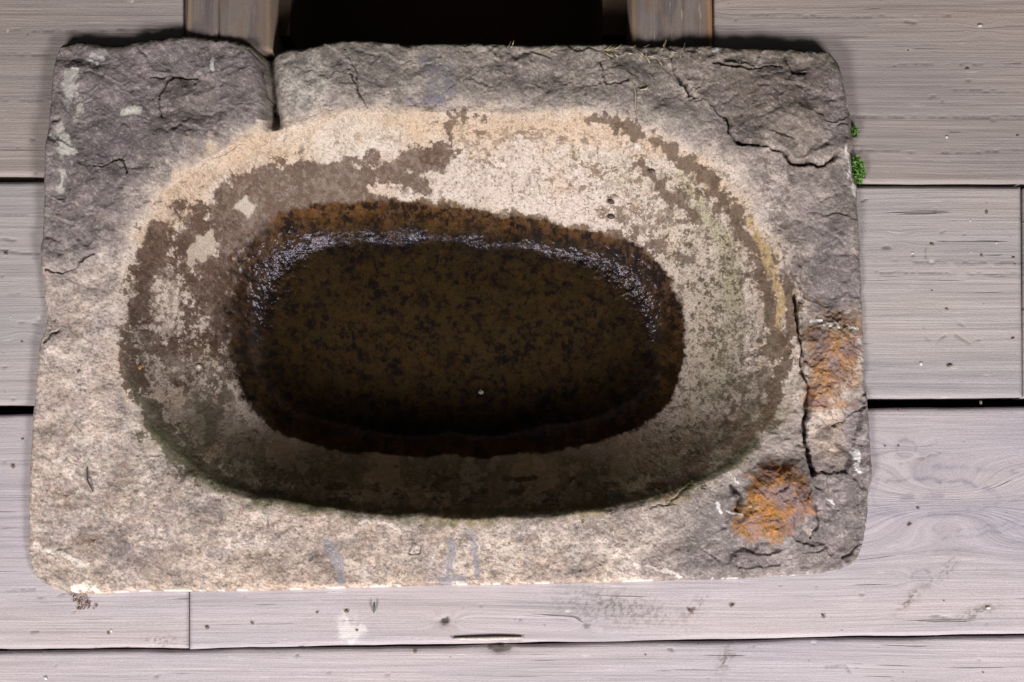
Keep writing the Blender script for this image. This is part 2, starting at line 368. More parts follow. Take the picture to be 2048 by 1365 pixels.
# hatch lining, boards down inside; shade of the opening put into their colour
DARK = plain('shade_dark_boards', (.08, .05, .03), .9)
def box(name, x0, x1, y0, y1, z0, z1, mat, parent=None):
    V = np.array([(x, y, z) for z in (z0, z1) for x, y in ((x0, y0), (x1, y0), (x1, y1), (x0, y1))], float)
    Q = np.array([[3, 2, 1, 0], [4, 5, 6, 7], [0, 1, 5, 4], [1, 2, 6, 5], [2, 3, 7, 6], [3, 0, 4, 7]])
    return mesh_np(name, V, Q, mat, parent, smooth=False)
hx0 = bp(580, 50, DZ - .045)[0]; hx1 = bp(1206, 50, DZ - .045)[0]
h = empty('hatch_lining', (0, .6, -.4)); tag(h, 'dark boards lining the black hatch opening between the two timbers', 'hatch lining')
for nm, a in (('side_board', (bp(541, 50, DZ)[0], hx0, .575, 1.23, GZ + .02, DZ - .045)), ('side_board', (hx1, bp(1262, 50, DZ)[0], .575, 1.23, GZ + .02, DZ - .045)), ('end_board', (hx0, hx1, 1.24, 1.26, GZ + .02, DZ - .002)), ('bottom_board', (hx0, hx1, .575, 1.24, GZ + .002, GZ + .02))):
    o = box(nm, *a, DARK, None); o.parent = h; o.matrix_parent_inverse = h.matrix_world.inverted(); o.location = (0, -.6, .4)
    o.matrix_parent_inverse.identity()

# ------------------------------------------------------------------ stone trough
def resamp(pts, n, z):
    P = np.array(pts, float); x, y = bp(P[:, 0], P[:, 1], z)
    d = np.r_[0, np.cumsum(np.hypot(np.diff(x), np.diff(y)))]; t = np.linspace(0, d[-1], n)
    return np.stack([np.interp(t, d, x), np.interp(t, d, y)], -1)
NU, NV = 1240, 830
ZE = RIM - .014
T = resamp(TOP, NU, ZE); Bm = resamp(BOT, NU, ZE); Lf = resamp(LEFT, NV, ZE); Rt = resamp(RIGHT, NV, ZE)
u = np.linspace(0, 1, NU)[:, None, None]; v = np.linspace(0, 1, NV)[None, :, None]   # v: 0 = top (far) .. 1 = bottom (near)
G = (1 - v) * T[:, None] + v * Bm[:, None] + (1 - u) * Lf[None] + u * Rt[None] \
    - ((1 - u) * (1 - v) * T[0] + u * (1 - v) * T[-1] + (1 - u) * v * Bm[0] + u * v * Bm[-1])
X, Y = G[..., 0], G[..., 1]
uu = np.broadcast_to(u[..., 0], X.shape); vv = np.broadcast_to(v[..., 0], X.shape)

# basin contours traced at their own depth
D = .185
C_LIP = [(232, 640), (240, 560), (266, 470), (318, 385), (395, 318), (480, 280), (560, 252), (650, 236), (780, 226), (900, 220), (1020, 222), (1130, 228), (1240, 246), (1340, 280), (1420, 322), (1490, 385), (1540, 460), (1566, 545), (1584, 620), (1594, 700), (1590, 770), (1560, 830), (1515, 885), (1450, 935), (1380, 968), (1290, 997), (1150, 1016), (1000, 1024), (850, 1021), (650, 1012), (540, 996), (430, 962), (350, 908), (290, 852), (252, 770)]
C_MID = [(292, 645), (300, 570), (335, 480), (390, 410), (470, 352), (560, 322), (680, 312), (820, 306), (960, 306), (1090, 312), (1200, 326), (1300, 350), (1380, 395), (1440, 460), (1472, 540), (1488, 620), (1492, 700), (1478, 770), (1440, 835), (1380, 890), (1290, 935), (1180, 962), (1040, 975), (900, 980), (740, 972), (600, 955), (490, 920), (405, 865), (345, 800), (305, 720)]
C_WET = [(452, 640), (458, 560), (490, 490), (545, 440), (610, 415), (740, 410), (880, 416), (1000, 436), (1130, 455), (1230, 474), (1300, 510), (1345, 570), (1364, 650), (1366, 725), (1345, 800), (1290, 848), (1180, 885), (1050, 902), (900, 908), (750, 904), (620, 886), (540, 856), (488, 800), (460, 720)]
C_FLR = [(527, 660), (533, 580), (573, 524), (640, 496), (800, 490), (960, 496), (1100, 507), (1200, 530), (1262, 575), (1298, 640), (1308, 720), (1285, 780), (1215, 822), (1080, 848), (900, 860), (720, 850), (605, 822), (548, 770), (528, 715)]
zs = [RIM, RIM - .050, RIM - .130, RIM - D + .006]
cx0, cy0 = bp(912, 645, RIM - .08)
ang = np.arctan2(Y - cy0, X - cx0); rad = np.hypot(X - cx0, Y - cy0)
Rk = []
for pts, z in zip((C_LIP, C_MID, C_WET, C_FLR), zs):
    P = np.array(pts + [pts[0]], float)
    # smooth closed curve by dense resampling
    qx, qy = bp(P[:, 0], P[:, 1], z); a = np.arctan2(qy - cy0, qx - cx0); r = np.hypot(qx - cx0, qy - cy0)
    o = np.argsort(a[:-1]); a = a[:-1][o]; r = r[:-1][o]
    ag = np.linspace(-math.pi, math.pi, 721); rg = np.interp(ag, np.r_[a - 2 * math.pi, a, a + 2 * math.pi], np.r_[r, r, r])
    kk = np.exp(-.5 * (np.arange(-18, 19) / 3.5) ** 2); kk /= kk.sum(); rg = np.convolve(np.r_[rg[-19:-1], rg, rg[1:19]], kk, 'valid')
    Rk.append(np.interp(ang, ag, rg))
Rl, Rm, Rw, Rf = Rk
tt = np.where(rad > Rl, -(rad / Rl - 1) * 4,
     np.where(rad > Rm, (Rl - rad) / (Rl - Rm),
     np.where(rad > Rw, 1 + (Rm - rad) / (Rm - Rw),
     np.where(rad > Rf, 2 + (Rw - rad) / (Rw - Rf), 3 + (Rf - rad) / Rf))))
zt = np.interp(tt, [-9, -.35, 0, .5, 1, 2, 2.55, 3, 3.25, 4], [RIM, RIM - .001, RIM - .006, RIM - .022, zs[1], zs[2], RIM - .168, RIM - D + .0035, RIM - D + .0005, RIM - D])
# sharper near/left lip, softer far lip
zn = np.interp(tt, [-9, -.10, 0, .30, 1, 2, 2.55, 3, 3.25, 4], [RIM, RIM, RIM - .005, RIM - .024, zs[1], zs[2], RIM - .168, RIM - D + .0035, RIM - D + .0005, RIM - D])
nearm = sst(.08, -.03, Y) * sst(1.6, 1.0, tt)
Z = blur(zt, 5.0) * (1 - nearm) + blur(zn, 1.8) * nearm
px, py = proj(X, Y, Z)
px = px.astype(np.float32); py = py.astype(np.float32)

n_a = fbm(px, py, 150, 3, 1); n_b = fbm(px, py, 46, 4, 2); n_c = fbm(px, py, 14, 4, 3, .6); n_d = fbm(px, py, 5, 2, 4)
wx = px + (fbm(px, py, 40, 4, 5) - .5) * 34; wy = py + (fbm(px, py, 40, 4, 6) - .5) * 34          # wobbly copy of the photo coordinates
w2x = px + (fbm(px, py, 12, 3, 7) - .5) * 14; w2y = py + (fbm(px, py, 12, 3, 8) - .5) * 14
outside = sst(.06, -.12, tt)       # rim = 1
rim_t = outside
wall = 1 - outside

# --- relief
Z = Z + rim_t * ((fbm(px, py, 40, 3, 66, ax=3.0, ang=-.35) - .5) * .0040 + (n_a - .5) * .013 + (n_b - .5) * .0062 + (n_c - .5) * .0013 + (n_d - .5) * .0004)
Z = Z + wall * sst(2.9, 2.0, tt) * ((n_b - .5) * .003 + (n_c - .5) * .0016 + (n_d - .5) * .0005)
wetfil = sst(2.05, 2.3, tt) * sst(3.25, 2.9, tt)
wetfil = wetfil * (.3 + .25 * sst(720, 560, py) + 1.1 * blob(px, py, 535, 545, 70, 90, 30) + 1.1 * blob(px, py, 1260, 540, 150, 90, 35))
Z = Z + wetfil * ((n_c - .5) * .0045 + (n_d - .5) * .0016 + (fbm(px, py, 9, 3, 44) - .5) * .0022)
Z = Z + sst(2.9, 3.2, tt) * (n_b - .5) * .0015
# horizontal wear line and step on the right wall
d = linedist(w2x, w2y, [(1335, 325), (1400, 380), (1450, 450), (1485, 540), (1495, 640), (1490, 740)]); Z = Z + np.exp(-(d / 5) ** 2) * .0016
# left block stands proud, groove beside it
sdb = polysd(wx, wy, [(60, 60), (515, 60), (528, 150), (540, 235), (520, 262), (440, 275), (330, 330), (270, 400), (200, 520), (60, 540)])
Z = Z + sst(-14, 26, sdb) * .007
gl = np.abs(px - (533 + (py - 100) * .09)); gm_ = sst(268, 215, py)
Z = Z - np.exp(-(gl / 13) ** 2) * gm_ * .022 - np.exp(-((px - 545 - (py - 100) * .05) / 26) ** 2) * gm_ * .006
Z = Z - blob(px, py, 548, 236, 14, 20) * .006
# sunken flake in the left block
sdf = polysd(w2x, w2y, [(325, 235), (322, 190), (335, 162), (370, 152), (410, 158), (440, 180), (448, 215), (440, 255), (400, 265), (345, 262)])
Z = Z - sst(-12, 6, sdf) * .0030 * sst(275, 215, py) - sst(-10, 6, polysd(w2x, w2y, [(345, 262), (350, 215), (380, 200), (420, 205), (440, 240), (430, 275)])) * .002
# corner slab at top right
SLAB = [(1340, 100), (1352, 150), (1380, 195), (1430, 212), (1452, 238), (1456, 270), (1480, 288), (1530, 293), (1560, 305), (1590, 325), (1650, 327), (1672, 312), (1720, 300), (1720, 60), (1340, 60)]
sds = polysd(w2x, w2y, SLAB); Z = Z + sst(-3, 6, sds) * .006 + sst(0, 90, sds) * .003
Z = Z + blob(px, py, 1560, 230, 90, 60) * .004
for cx, cy, rx, ry, hh in ((1590, 135, 26, 22, -.006), (1530, 135, 30, 16, -.003), (1240, 150, 40, 20, .003), (1100, 150, 50, 24, -.003), (690, 150, 40, 40, .003), (620, 140, 30, 20, -.003), (160, 120, 40, 14, -.006),
                           (1665, 700, 40, 90, .006), (1640, 900, 20, 60, -.004), (1700, 900, 20, 60, -.006), (1690, 1060, 50, 40, -.006), (1420, 1010, 50, 30, .003), (1340, 1060, 70, 40, -.003), (640, 1040, 40, 20, .002)):
    Z = Z + blob(wx, wy, cx, cy, rx, ry) * hh * rim_t
# flaked ledges: terraced noise, strongest where the stone is broken
def terrace(n, k, w):
    q = n * k; f = q - np.floor(q); return (np.floor(q) + sst(.5 - w, .5 + w, f)) / k
brk = np.clip(sst(-10, 30, sds) + sst(-30, 30, sdb) * .55 + sst(250, 130, py) * sst(560, 640, px) * .7 + blob(px, py, 1660, 900, 110, 260) + blob(px, py, 1560, 1090, 180, 90) + blob(px, py, 1680, 480, 60, 160) * .5, 0, 1)
fb = fbm(wx, wy, 150, 4, 601, .48, ax=1.7, ang=.3); Z = Z + rim_t * (.08 + .92 * brk) * (terrace(fb, 6, .10) - fb) * .022
fb2 = fbm(w2x, w2y, 70, 3, 602, .5, ax=1.5, ang=-.4); Z = Z + rim_t * brk * (terrace(fb2, 5, .14) - fb2) * .010
# rust lumps
R1 = [(1622, 640), (1640, 618), (1690, 620), (1712, 650), (1722, 700), (1716, 760), (1695, 800), (1640, 812), (1610, 790), (1612, 720)]
R2 = [(1490, 1000), (1500, 950), (1540, 928), (1590, 935), (1615, 975), (1625, 1020), (1600, 1060), (1550, 1075), (1500, 1085), (1470, 1065), (1465, 1040)]
w3x = px + (fbm(px, py, 22, 4, 27) - .5) * 30; w3y = py + (fbm(px, py, 22, 4, 28) - .5) * 30
sr1 = polysd(w3x, w3y, R1); sr2 = polysd(wx, wy, R2)
Z = Z + sst(-16, 34, sr2) * .014 + sst(-4, 30, sr1) * .004 + (sst(0, 12, sr1) + sst(0, 12, sr2)) * ((n_c - .5) * .003 + (n_d - .5) * .001)
# low flank along the bottom right and chipped near corner
LOW = [(1350, 1170), (1480, 1140), (1560, 1128), (1600, 1108), (1650, 1098), (1700, 1040), (1725, 960), (1800, 950), (1800, 1200), (1350, 1200)]
sdl = polysd(w2x, w2y, LOW); Z = Z - sst(-3, 30, sdl) * .012
CHIP = [(50, 1092), (110, 1108), (165, 1135), (185, 1160), (195, 1200), (50, 1200)]
sdc = polysd(w2x, w2y, CHIP); Z = Z - sst(-2, 14, sdc) * .006
sdr = polysd(w2x, w2y, [(1597, 600), (1603, 700), (1612, 760), (1620, 800), (1612, 860), (1620, 910), (1632, 950), (1700, 950), (1760, 700), (1760, 500), (1600, 500)])
Z = Z - sst(-1, 8, sdr) * .004 * rim_t

CRACKS = [  # points, half width px, depth
    ([(1340, 118), (1352, 150), (1378, 192), (1425, 212), (1450, 236)], 2.6, .006), ([(1450, 236), (1458, 268), (1480, 290), (1530, 294), (1558, 305), (1590, 326), (1650, 329), (1672, 312)], 3.6, .010),
    ([(1590, 590), (1596, 640), (1602, 700), (1606, 745), (1618, 785), (1610, 850), (1617, 905), (1630, 948)], 4.2, .013),
    ([(322, 235), (322, 190), (336, 164), (352, 155), (372, 158), (398, 160)], 2.0, .004), ([(300, 160), (352, 155)], 1.2, .002),
    ([(95, 540), (125, 545), (150, 532), (190, 506)], 2.0, .004), ([(190, 335), (210, 338), (240, 318), (252, 325), (258, 348)], 1.5, .003), ([(85, 690), (100, 668), (118, 660)], 1.6, .003),
    ([(1203, 128), (1204, 150), (1215, 168), (1240, 166), (1258, 160)], 2.2, .004), ([(300, 455), (340, 390), (400, 330), (470, 292), (535, 285)], 2.2, .003), ([(1480, 1137), (1560, 1128), (1600, 1108), (1655, 1098)], 2.5, .003),
    ([(1462, 968), (1478, 1000), (1474, 1020)], 5, .006), ([(1385, 962), (1340, 1005), (1300, 1020)], 1.8, .003), ([(1632, 1010), (1636, 1050), (1622, 1075)], 1.8, .003), ([(1570, 120), (1580, 150), (1605, 150)], 2.4, .004),
    ([(700, 150), (716, 175), (718, 190)], 1.6, .002), ([(690, 92), (715, 150), (718, 185), (735, 218)], 1.2, .0015), ([(1425, 130), (1480, 140), (1560, 136)], 2.2, .004), ([(500, 100), (522, 120), (528, 170), (540, 215)], 2.5, .005),
    ([(815, 1100), (822, 1085), (840, 1092), (838, 1110), (815, 1105)], 1.4, .002), ([(1670, 850), (1700, 835), (1735, 812)], 1.5, .003), ([(1690, 1120), (1735, 1085)], 1.8, .003), ([(110, 245), (125, 240)], 2, .004), ([(1650, 940), (1660, 985), (1655, 1000)], 1.5, .002)]
crk = np.zeros_like(Z)
cwx = px + (fbm(px, py, 18, 3, 17) - .5) * 13; cwy = py + (fbm(px, py, 18, 3, 18) - .5) * 13
for pts, wd, dp in CRACKS:
    cv = .35 + 1.5 * fbm(px, py, 36, 3, 19) ** 1.5; d = linedist(cwx, cwy, pts); g = np.exp(-(d / (wd * cv)) ** 2); Z = Z - g * dp * np.minimum(cv, 1.2); crk = np.maximum(crk, g * np.clip(cv, 0, 1))
# random small pits
pit = sst(.80, .88, fbm(px, py, 10, 2, 33)); Z = Z - pit * rim_t * .0008

# --- rounded outer arris
Hh = (px * 0)
dT = (vv * 1085); dB = ((1 - vv) * 1085); dL = (uu * 1640); dR = ((1 - uu) * 1640)
nz = fbm(px, py, 60, 3, 12)
def arris(d, w, a):
    t = np.clip(1 - d / (w * (.55 + nz)), 0, 1); return a * (1 - np.sqrt(np.clip(1 - t * t, 0, 1)))
wT = np.where(px < 520, 22, 14)
Z = Z - arris(dT, wT, .013) - arris(dB, 13, .016) - arris(dL, 13, .014) - arris(dR, 20, .02)

# ------------------------------------------------------------------ stone colours (its own colours, with some light and shade put in)
def S(r, g, b, k=1.0):
    q = []
    for c_ in (r, g, b):
        c_ = c_ / 255; q.append((c_ / 12.92 if c_ <= .04045 else ((c_ + .055) / 1.055) ** 2.4) * k)
    return np.array(q)
col = np.empty(X.shape + (3,), np.float32); col[:] = (.43, .368, .325)
def put(m, c_):
    global col
    col = col + (np.asarray(c_, np.float32) - col) * np.clip(m, 0, 1)[..., None].astype(np.float32)
def region(pts, soft=30, jit=.9):
    return sst(-soft, soft, polysd(wx, wy, pts) + (n_b - .5) * soft * 2 * jit + (n_c - .5) * soft * jit)
spk = fbm(px, py, 3.6, 3, 101, .7, ax=1.8, ang=.25); spk2 = fbm(px, py, 8, 4, 102, .65)
put(sst(.45, .75, n_a) * .5, (.48, .425, .37)); put(region([(60, 560), (230, 560), (240, 800), (420, 1000), (900, 1040), (1300, 1040), (1300, 1100), (300, 1100), (60, 1100)], 40) * .5, (.54, .467, .415)); put(sst(.5, .7, n_b) * .5, (.36, .30, .26))  # pale lower-left rim, near-side light added into its colour
# rim zones
LB = [(40, 40), (540, 40), (545, 235), (480, 262), (400, 300), (310, 350), (250, 430), (190, 530), (40, 545)]
put(region(LB, 58) * .88, (0.164, 0.142, 0.144)); put(region([(110, 280), (260, 270), (270, 400), (150, 400)], 35) * .55, (0.112, 0.092, 0.105))
put(region([(160, 100), (470, 95), (500, 150), (330, 160), (250, 330), (180, 340)], 25) * .35, (0.2, 0.162, 0.195))
put(region([(330, 165), (430, 165), (445, 250), (335, 245)], 12) * .5, (0.192, 0.158, 0.136))
put(region([(560, 80), (1340, 85), (1400, 280), (1260, 235), (1000, 200), (700, 205), (640, 160)], 26) * .85, (0.204, 0.181, 0.156))
put(region([(980, 100), (1340, 100), (1330, 200), (1150, 200), (980, 150)], 26) * sst(.42, .62, spk2) * .7, (0.112, 0.089, 0.074))
put(region([(555, 110), (640, 105), (660, 215), (560, 235)], 18) * .7, (0.43, 0.4, 0.35))
put(region(SLAB, 10) * .9, (0.172, 0.142, 0.121)); put(region([(1460, 160), (1640, 170), (1660, 230), (1480, 230)], 30) * .6, (0.1, 0.073, 0.055)); put(region([(1640, 120), (1700, 130), (1690, 300), (1650, 300)], 12) * .6, (0.152, 0.131, 0.136))
put(region([(1560, 330), (1740, 330), (1745, 620), (1600, 620), (1570, 480)], 34) * .75, (0.188, 0.158, 0.148)); put(region([(1620, 450), (1700, 440), (1720, 600), (1640, 620)], 20) * .6, (0.136, 0.119, 0.129))
put(region([(1590, 620), (1640, 640), (1610, 800), (1640, 960), (1500, 1010), (1450, 960), (1590, 800)], 22) * .75, (0.176, 0.146, 0.133)); put(region([(1540, 800), (1605, 780), (1612, 920), (1500, 950)], 16) * .5, (0.248, 0.216, 0.195))
put(region([(1630, 800), (1700, 800), (1690, 950), (1640, 940)], 14) * .8, (0.37, 0.29, 0.23)); put(region([(1690, 800), (1760, 780), (1760, 980), (1700, 960)], 14) * .8, (0.184, 0.158, 0.168))
put(region([(1330, 1170), (1340, 1080), (1450, 960), (1620, 930), (1760, 940), (1760, 1180)], 34) * .85, (0.156, 0.135, 0.136)); put(region([(1310, 990), (1440, 985), (1480, 1080), (1400, 1110), (1330, 1080)], 25) * .6, (0.232, 0.204, 0.187))
put(region([(70, 950), (140, 920), (260, 1000), (300, 1120), (120, 1080)], 30) * sst(.4, .65, spk2) * .55, (0.2, 0.166, 0.152)); put(region([(500, 1030), (850, 1040), (820, 1130), (560, 1130)], 28) * sst(.42, .62, spk2) * .6, (0.216, 0.177, 0.148))
put(region([(190, 1050), (420, 1040), (480, 1130), (240, 1130)], 30) * sst(.4, .62, spk2) * .6, (0.216, 0.173, 0.164))
put(sst(80, 8, dB) * sst(1400, 1200, px) * .6 * sst(.3, .6, n_b), (0.5, 0.4, 0.3)); put(sst(14, 3, dB) * sst(1350, 1200, px) * .8, (0.56, 0.44, 0.34))
# mottling at the scale of a coin and of a hand
mo1 = fbm(px, py, 60, 6, 401, .62); mo2 = fbm(px, py, 24, 5, 402, .66, ax=1.5, ang=.3)
mm = 1 + rim_t * (-.22 * sst(.46, .66, mo1) + .18 * sst(.50, .34, mo1) - .24 * sst(.50, .66, mo2) + .14 * sst(.46, .34, mo2)); col = col * mm[..., None].astype(np.float32)
put(rim_t * sst(.55, .65, fbm(px, py, 40, 4, 403)) * .25 * sst(1400, 1200, px) * sst(300, 500, py), (.44, .33, .28))
# granular dark flecks on the rim
warm = sst(1400, 1150, px) * sst(760, 960, py); put(rim_t * warm * sst(.50, .60, fbm(px, py, 50, 5, 411, .62, ax=1.8)) * .32, (.50, .37, .28)); put(rim_t * sst(1300, 1000, px) * sst(420, 700, py) * sst(.52, .62, fbm(px, py, 70, 5, 412, .6)) * .35, (.50, .385, .32))
put(rim_t * warm * sst(.56, .64, fbm(px, py, 13, 5, 413, .7)) * .5, (.20, .13, .10)); put(rim_t * sst(.57, .66, fbm(px, py, 48, 5, 414, .6)) * .3, (.24, .19, .20))
put(rim_t * sst(.54, .72, spk) * .62, (.14, .12, .115)); put(rim_t * sst(.56, .66, fbm(px, py, 7, 5, 104, .72, ax=1.6, ang=.2)) * .55, (.17, .145, .135)); put(rim_t * sst(.42, .28, spk) * .25, (.58, .52, .46))
put(rim_t * sst(.56, .74, spk2) * .3, (.21, .175, .165))
put(crk * .8, (.05, .042, .035)); put(pit * rim_t * .4, (.10, .09, .08))
# blue grey runs
for pts, wd in (([(655, 1085), (672, 1120), (682, 1165)], 12), ([(905, 1080), (898, 1125), (895, 1165)], 10), ([(942, 1040), (946, 1100), (953, 1155)], 8), ([(880, 1160), (925, 1160)], 8), ([(405, 1155), (408, 1162)], 6)):
    d = linedist(w2x, w2y, pts); put(sst(wd, wd * .4, d + (n_c - .5) * 12) * .8, (.235, .225, .25))
m = polysd(w2x, w2y, [(838, 110), (910, 115), (915, 180), (905, 215), (850, 212), (845, 160)]); put(sst(-4, 6, m) * sst(.35, .55, n_c) * .7, (.165, .16, .175))
m = polysd(w2x, w2y, [(812, 195), (905, 192), (905, 222), (815, 222)]); put(sst(-4, 6, m) * sst(.45, .55, n_c) * .85, (.16, .14, .19))
# ---- basin wall
lipz = sst(-.22, 0.06, tt + (n_b - .5) * .55 + (n_c - .5) * .35) * sst(2.2, 2.0, tt)
put(lipz * .9, (.54, .455, .395)); put(lipz * sst(.45, .7, n_a) * .4, (.60, .505, .455))
TAN = [(268, 470), (330, 370), (420, 300), (560, 250), (700, 232), (900, 232), (1130, 228), (1240, 240), (1340, 285), (1420, 330), (1480, 390), (1530, 460), (1560, 560), (1560, 660), (1530, 640), (1500, 480), (1430, 390), (1330, 320), (1200, 290), (1000, 272), (860, 285), (700, 300), (560, 320), (450, 360), (370, 440), (300, 520)]
put(region(TAN, 20, .6) * .75, (.51, .375, .26)); put(region([(560, 240), (760, 245), (860, 280), (760, 320), (620, 315), (560, 290)], 14) * .65, (.55, .49, .43))
put(lipz * sst(860, 960, py) * .9, (.058, .058, .026)); put(lipz * region([(380, 780), (520, 880), (1300, 900), (1560, 760), (1600, 900), (1200, 1040), (600, 1040), (300, 900)], 40) * .8, (.115, .105, .055))  # near wall: olive algae, with the wall's shade painted in as well
put(lipz * region([(1300, 430), (1420, 430), (1480, 560), (1450, 800), (1370, 850), (1370, 620)], 24) * .55, (.46, .40, .31))
put(lipz * region([(1330, 335), (1400, 375), (1460, 460), (1490, 560), (1480, 640), (1450, 620), (1440, 500), (1380, 420)], 14) * .55, (.27, .28, .14)); put(lipz * region([(1440, 620), (1490, 640), (1480, 760), (1400, 850)], 20) * .35, (.25, .245, .14))
put(lipz * region([(1120, 300), (1300, 320), (1380, 400), (1240, 360)], 22) * .3, (.38, .36, .22))
mo3 = fbm(px, py, 30, 6, 404, .68); put(lipz * sst(.50, .62, mo3) * .2, (.36, .29, .23)); put(lipz * sst(.46, .38, mo3) * .25, (.58, .52, .44)); put(lipz * sst(.56, .66, fbm(px, py, 9, 4, 405, .7)) * .35, (.30, .235, .17))
put(lipz * sst(.54, .62, fbm(px, py, 70, 5, 406, .6)) * .35, (.48, .36, .24))
# crisp brown crusts
def crust(pts, bias=0.0, c_=(.125, .095, .08), soft=3, amp=60, a=.93):
    sd_ = polysd(px, py, pts) + (fbm(px, py, 34, 6, 200 + len(pts), .72) - .5) * amp * 1.9 + bias; put(sst(-soft, soft, sd_) * a * np.clip(.97 + .35 * (n_b - .45) + .6 * (spk2 - .5), 0, 1), c_)
BRN = (.100, .062, .047)
def mott(pts, size, thr, c_, seed, a=.9, soft=45, ax=1.0, an=0.0, edge=.03, fall=.22):
    k_ = sst(-soft, soft, polysd(wx, wy, pts)); nn = fbm(px, py, size, 6, seed, .70, ax=ax, ang=an)
    put((k_ > .01) * sst(thr, thr + edge, nn - (1 - k_) * fall) * a * np.clip(.80 + .8 * (n_b - .40), 0, 1), c_)
DK = (.082, .054, .040)
crust([(425, 470), (432, 395), (470, 362), (510, 335), (600, 322), (690, 325), (760, 320), (840, 300), (905, 300), (880, 330), (820, 345), (850, 375), (790, 372), (740, 378), (775, 405), (820, 420), (560, 450), (480, 520), (440, 560)], 2, BRN, amp=44)
crust([(830, 300), (900, 285), (930, 300), (900, 335), (850, 330)], -2, BRN, amp=50); crust([(1180, 436), (1290, 432), (1350, 520), (1280, 510)], -10, BRN, amp=80)
crust([(600, 440), (740, 400), (900, 402), (1010, 425), (1130, 446), (1240, 468), (1300, 520)], 0, (.10, .06, .03), amp=30)
crust([(262, 560), (285, 480), (345, 420), (372, 405), (340, 470), (322, 540), (300, 640), (262, 660)], 0, BRN, amp=52)
crust([(350, 480), (400, 440), (420, 480), (470, 520), (460, 620), (440, 690), (400, 620), (380, 540)], -4, BRN, amp=85)
crust([(385, 430), (425, 430), (430, 520), (380, 520)], -6, BRN, amp=90)
crust([(248, 660), (275, 680), (300, 790), (262, 770)], 2, BRN, amp=50); crust([(258, 760), (300, 800), (350, 870), (420, 930), (540, 985), (500, 995), (380, 940), (290, 860)], 4, (.10, .09, .06), amp=70)
put(lipz * region([(330, 520), (470, 520), (470, 830), (360, 760)], 30) * sst(.50, .58, fbm(px, py, 9, 4, 140, .7)) * .85, BRN)
put(lipz * sst(.56, .62, fbm(px, py, 11, 4, 141, .65)) * (.35 + .65 * sst(.5, .6, n_b)) * sst(1, .2, np.abs(tt - .9)) * np.where(px < 620, 1, .55) * .8, BRN)
mott([(270, 430), (420, 400), (470, 520), (470, 760), (400, 800), (270, 780), (235, 620)], 34, .545, DK, 501)
mott([(330, 400), (480, 430), (480, 620), (380, 650)], 20, .53, BRN, 502, soft=30)
mott([(235, 560), (275, 560), (300, 760), (420, 940), (380, 960), (250, 800)], 16, .50, (.095, .078, .055), 503, soft=22)
mott([(250, 760), (470, 760), (520, 900), (400, 930)], 22, .53, (.125, .105, .075), 504)
mott([(880, 290), (1300, 300), (1400, 430), (1350, 480), (1200, 440), (900, 330)], 15, .60, (.20, .14, .095), 505, ax=1.7)
mott([(820, 245), (1250, 255), (1330, 300), (1000, 285)], 20, .565, (.17, .12, .085), 506, soft=20, ax=2.4)
mott([(1200, 400), (1340, 420), (1400, 520), (1400, 620), (1340, 540), (1240, 470)], 20, .525, (.15, .115, .09), 507, soft=40)
mott([(1260, 330), (1400, 400), (1440, 480), (1340, 470)], 20, .555, (.13, .10, .075), 508, soft=30)
mott([(1330, 300), (1440, 360), (1550, 480), (1590, 700), (1540, 860), (1400, 950), (1330, 980), (1480, 820), (1520, 660), (1480, 500), (1400, 400)], 26, .505, (.115, .088, .062), 509, soft=22)
mott([(1400, 560), (1500, 600), (1500, 780), (1380, 860), (1370, 760)], 13, .56, (.16, .14, .085), 510, soft=40)
mott([(1500, 330), (1600, 330), (1620, 620), (1570, 640), (1540, 450)], 18, .52, (.16, .13, .115), 511, soft=30)
mott([(560, 300), (760, 300), (860, 270), (860, 250), (560, 265)], 12, .64, (.30, .22, .17), 512, soft=20, ax=2)
mott([(1150, 430), (1340, 360), (1500, 480), (1540, 700), (1480, 860), (1300, 960), (1340, 800), (1380, 640), (1340, 500)], 7, .63, (.12, .095, .066), 530, soft=40, edge=.02, fall=.12)
mott([(1150, 430), (1340, 360), (1500, 480), (1540, 700), (1480, 860), (1300, 960), (1340, 800), (1380, 640), (1340, 500)], 14, .64, (.085, .07, .05), 531, soft=40, edge=.015, fall=.1)
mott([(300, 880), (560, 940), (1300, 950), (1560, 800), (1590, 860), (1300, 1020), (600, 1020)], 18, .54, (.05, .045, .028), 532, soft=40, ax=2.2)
mott([(880, 240), (1300, 250), (1420, 420), (1300, 450), (900, 400)], 6, .63, (.17, .12, .085), 533, soft=30, edge=.02, fall=.1)
mott([(260, 440), (470, 420), (480, 780), (300, 800), (240, 640)], 9, .57, DK, 520, soft=30)
mott([(420, 330), (900, 300), (900, 400), (560, 440), (470, 560), (400, 520)], 8, .60, (.22, .175, .15), 521, soft=20)
# right side broken bands of tan and brown
for pts, wd, bi in (([(1250, 255), (1340, 300), (1400, 345), (1450, 410), (1500, 480), (1530, 560), (1545, 640), (1560, 700)], 17, 0), ([(1180, 240), (1250, 250)], 14, 0), ([(890, 248), (960, 232)], 9, 2), ([(1285, 325), (1340, 395), (1400, 440)], 18, -6),
                    ([(1570, 560), (1580, 640), (1580, 700), (1560, 760), (1530, 840), (1460, 900)], 15, 2), ([(1470, 800), (1440, 880), (1400, 930), (1320, 975)], 12, 0), ([(1240, 500), (1260, 470)], 1, -9)):
    d = linedist(px, py, pts); nn = fbm(px, py, 22, 5, 230 + int(pts[0][0]), .65); put(sst(-3, 3, wd - d + (nn - .55) * 75 + bi) * .85, (.105, .070, .048))
d = linedist(w2x, w2y, [(1500, 440), (1530, 500), (1550, 560), (1562, 600), (1558, 655)]); put(sst(11, 6, d + (n_c - .5) * 16) * .85, (.42, .30, .16))
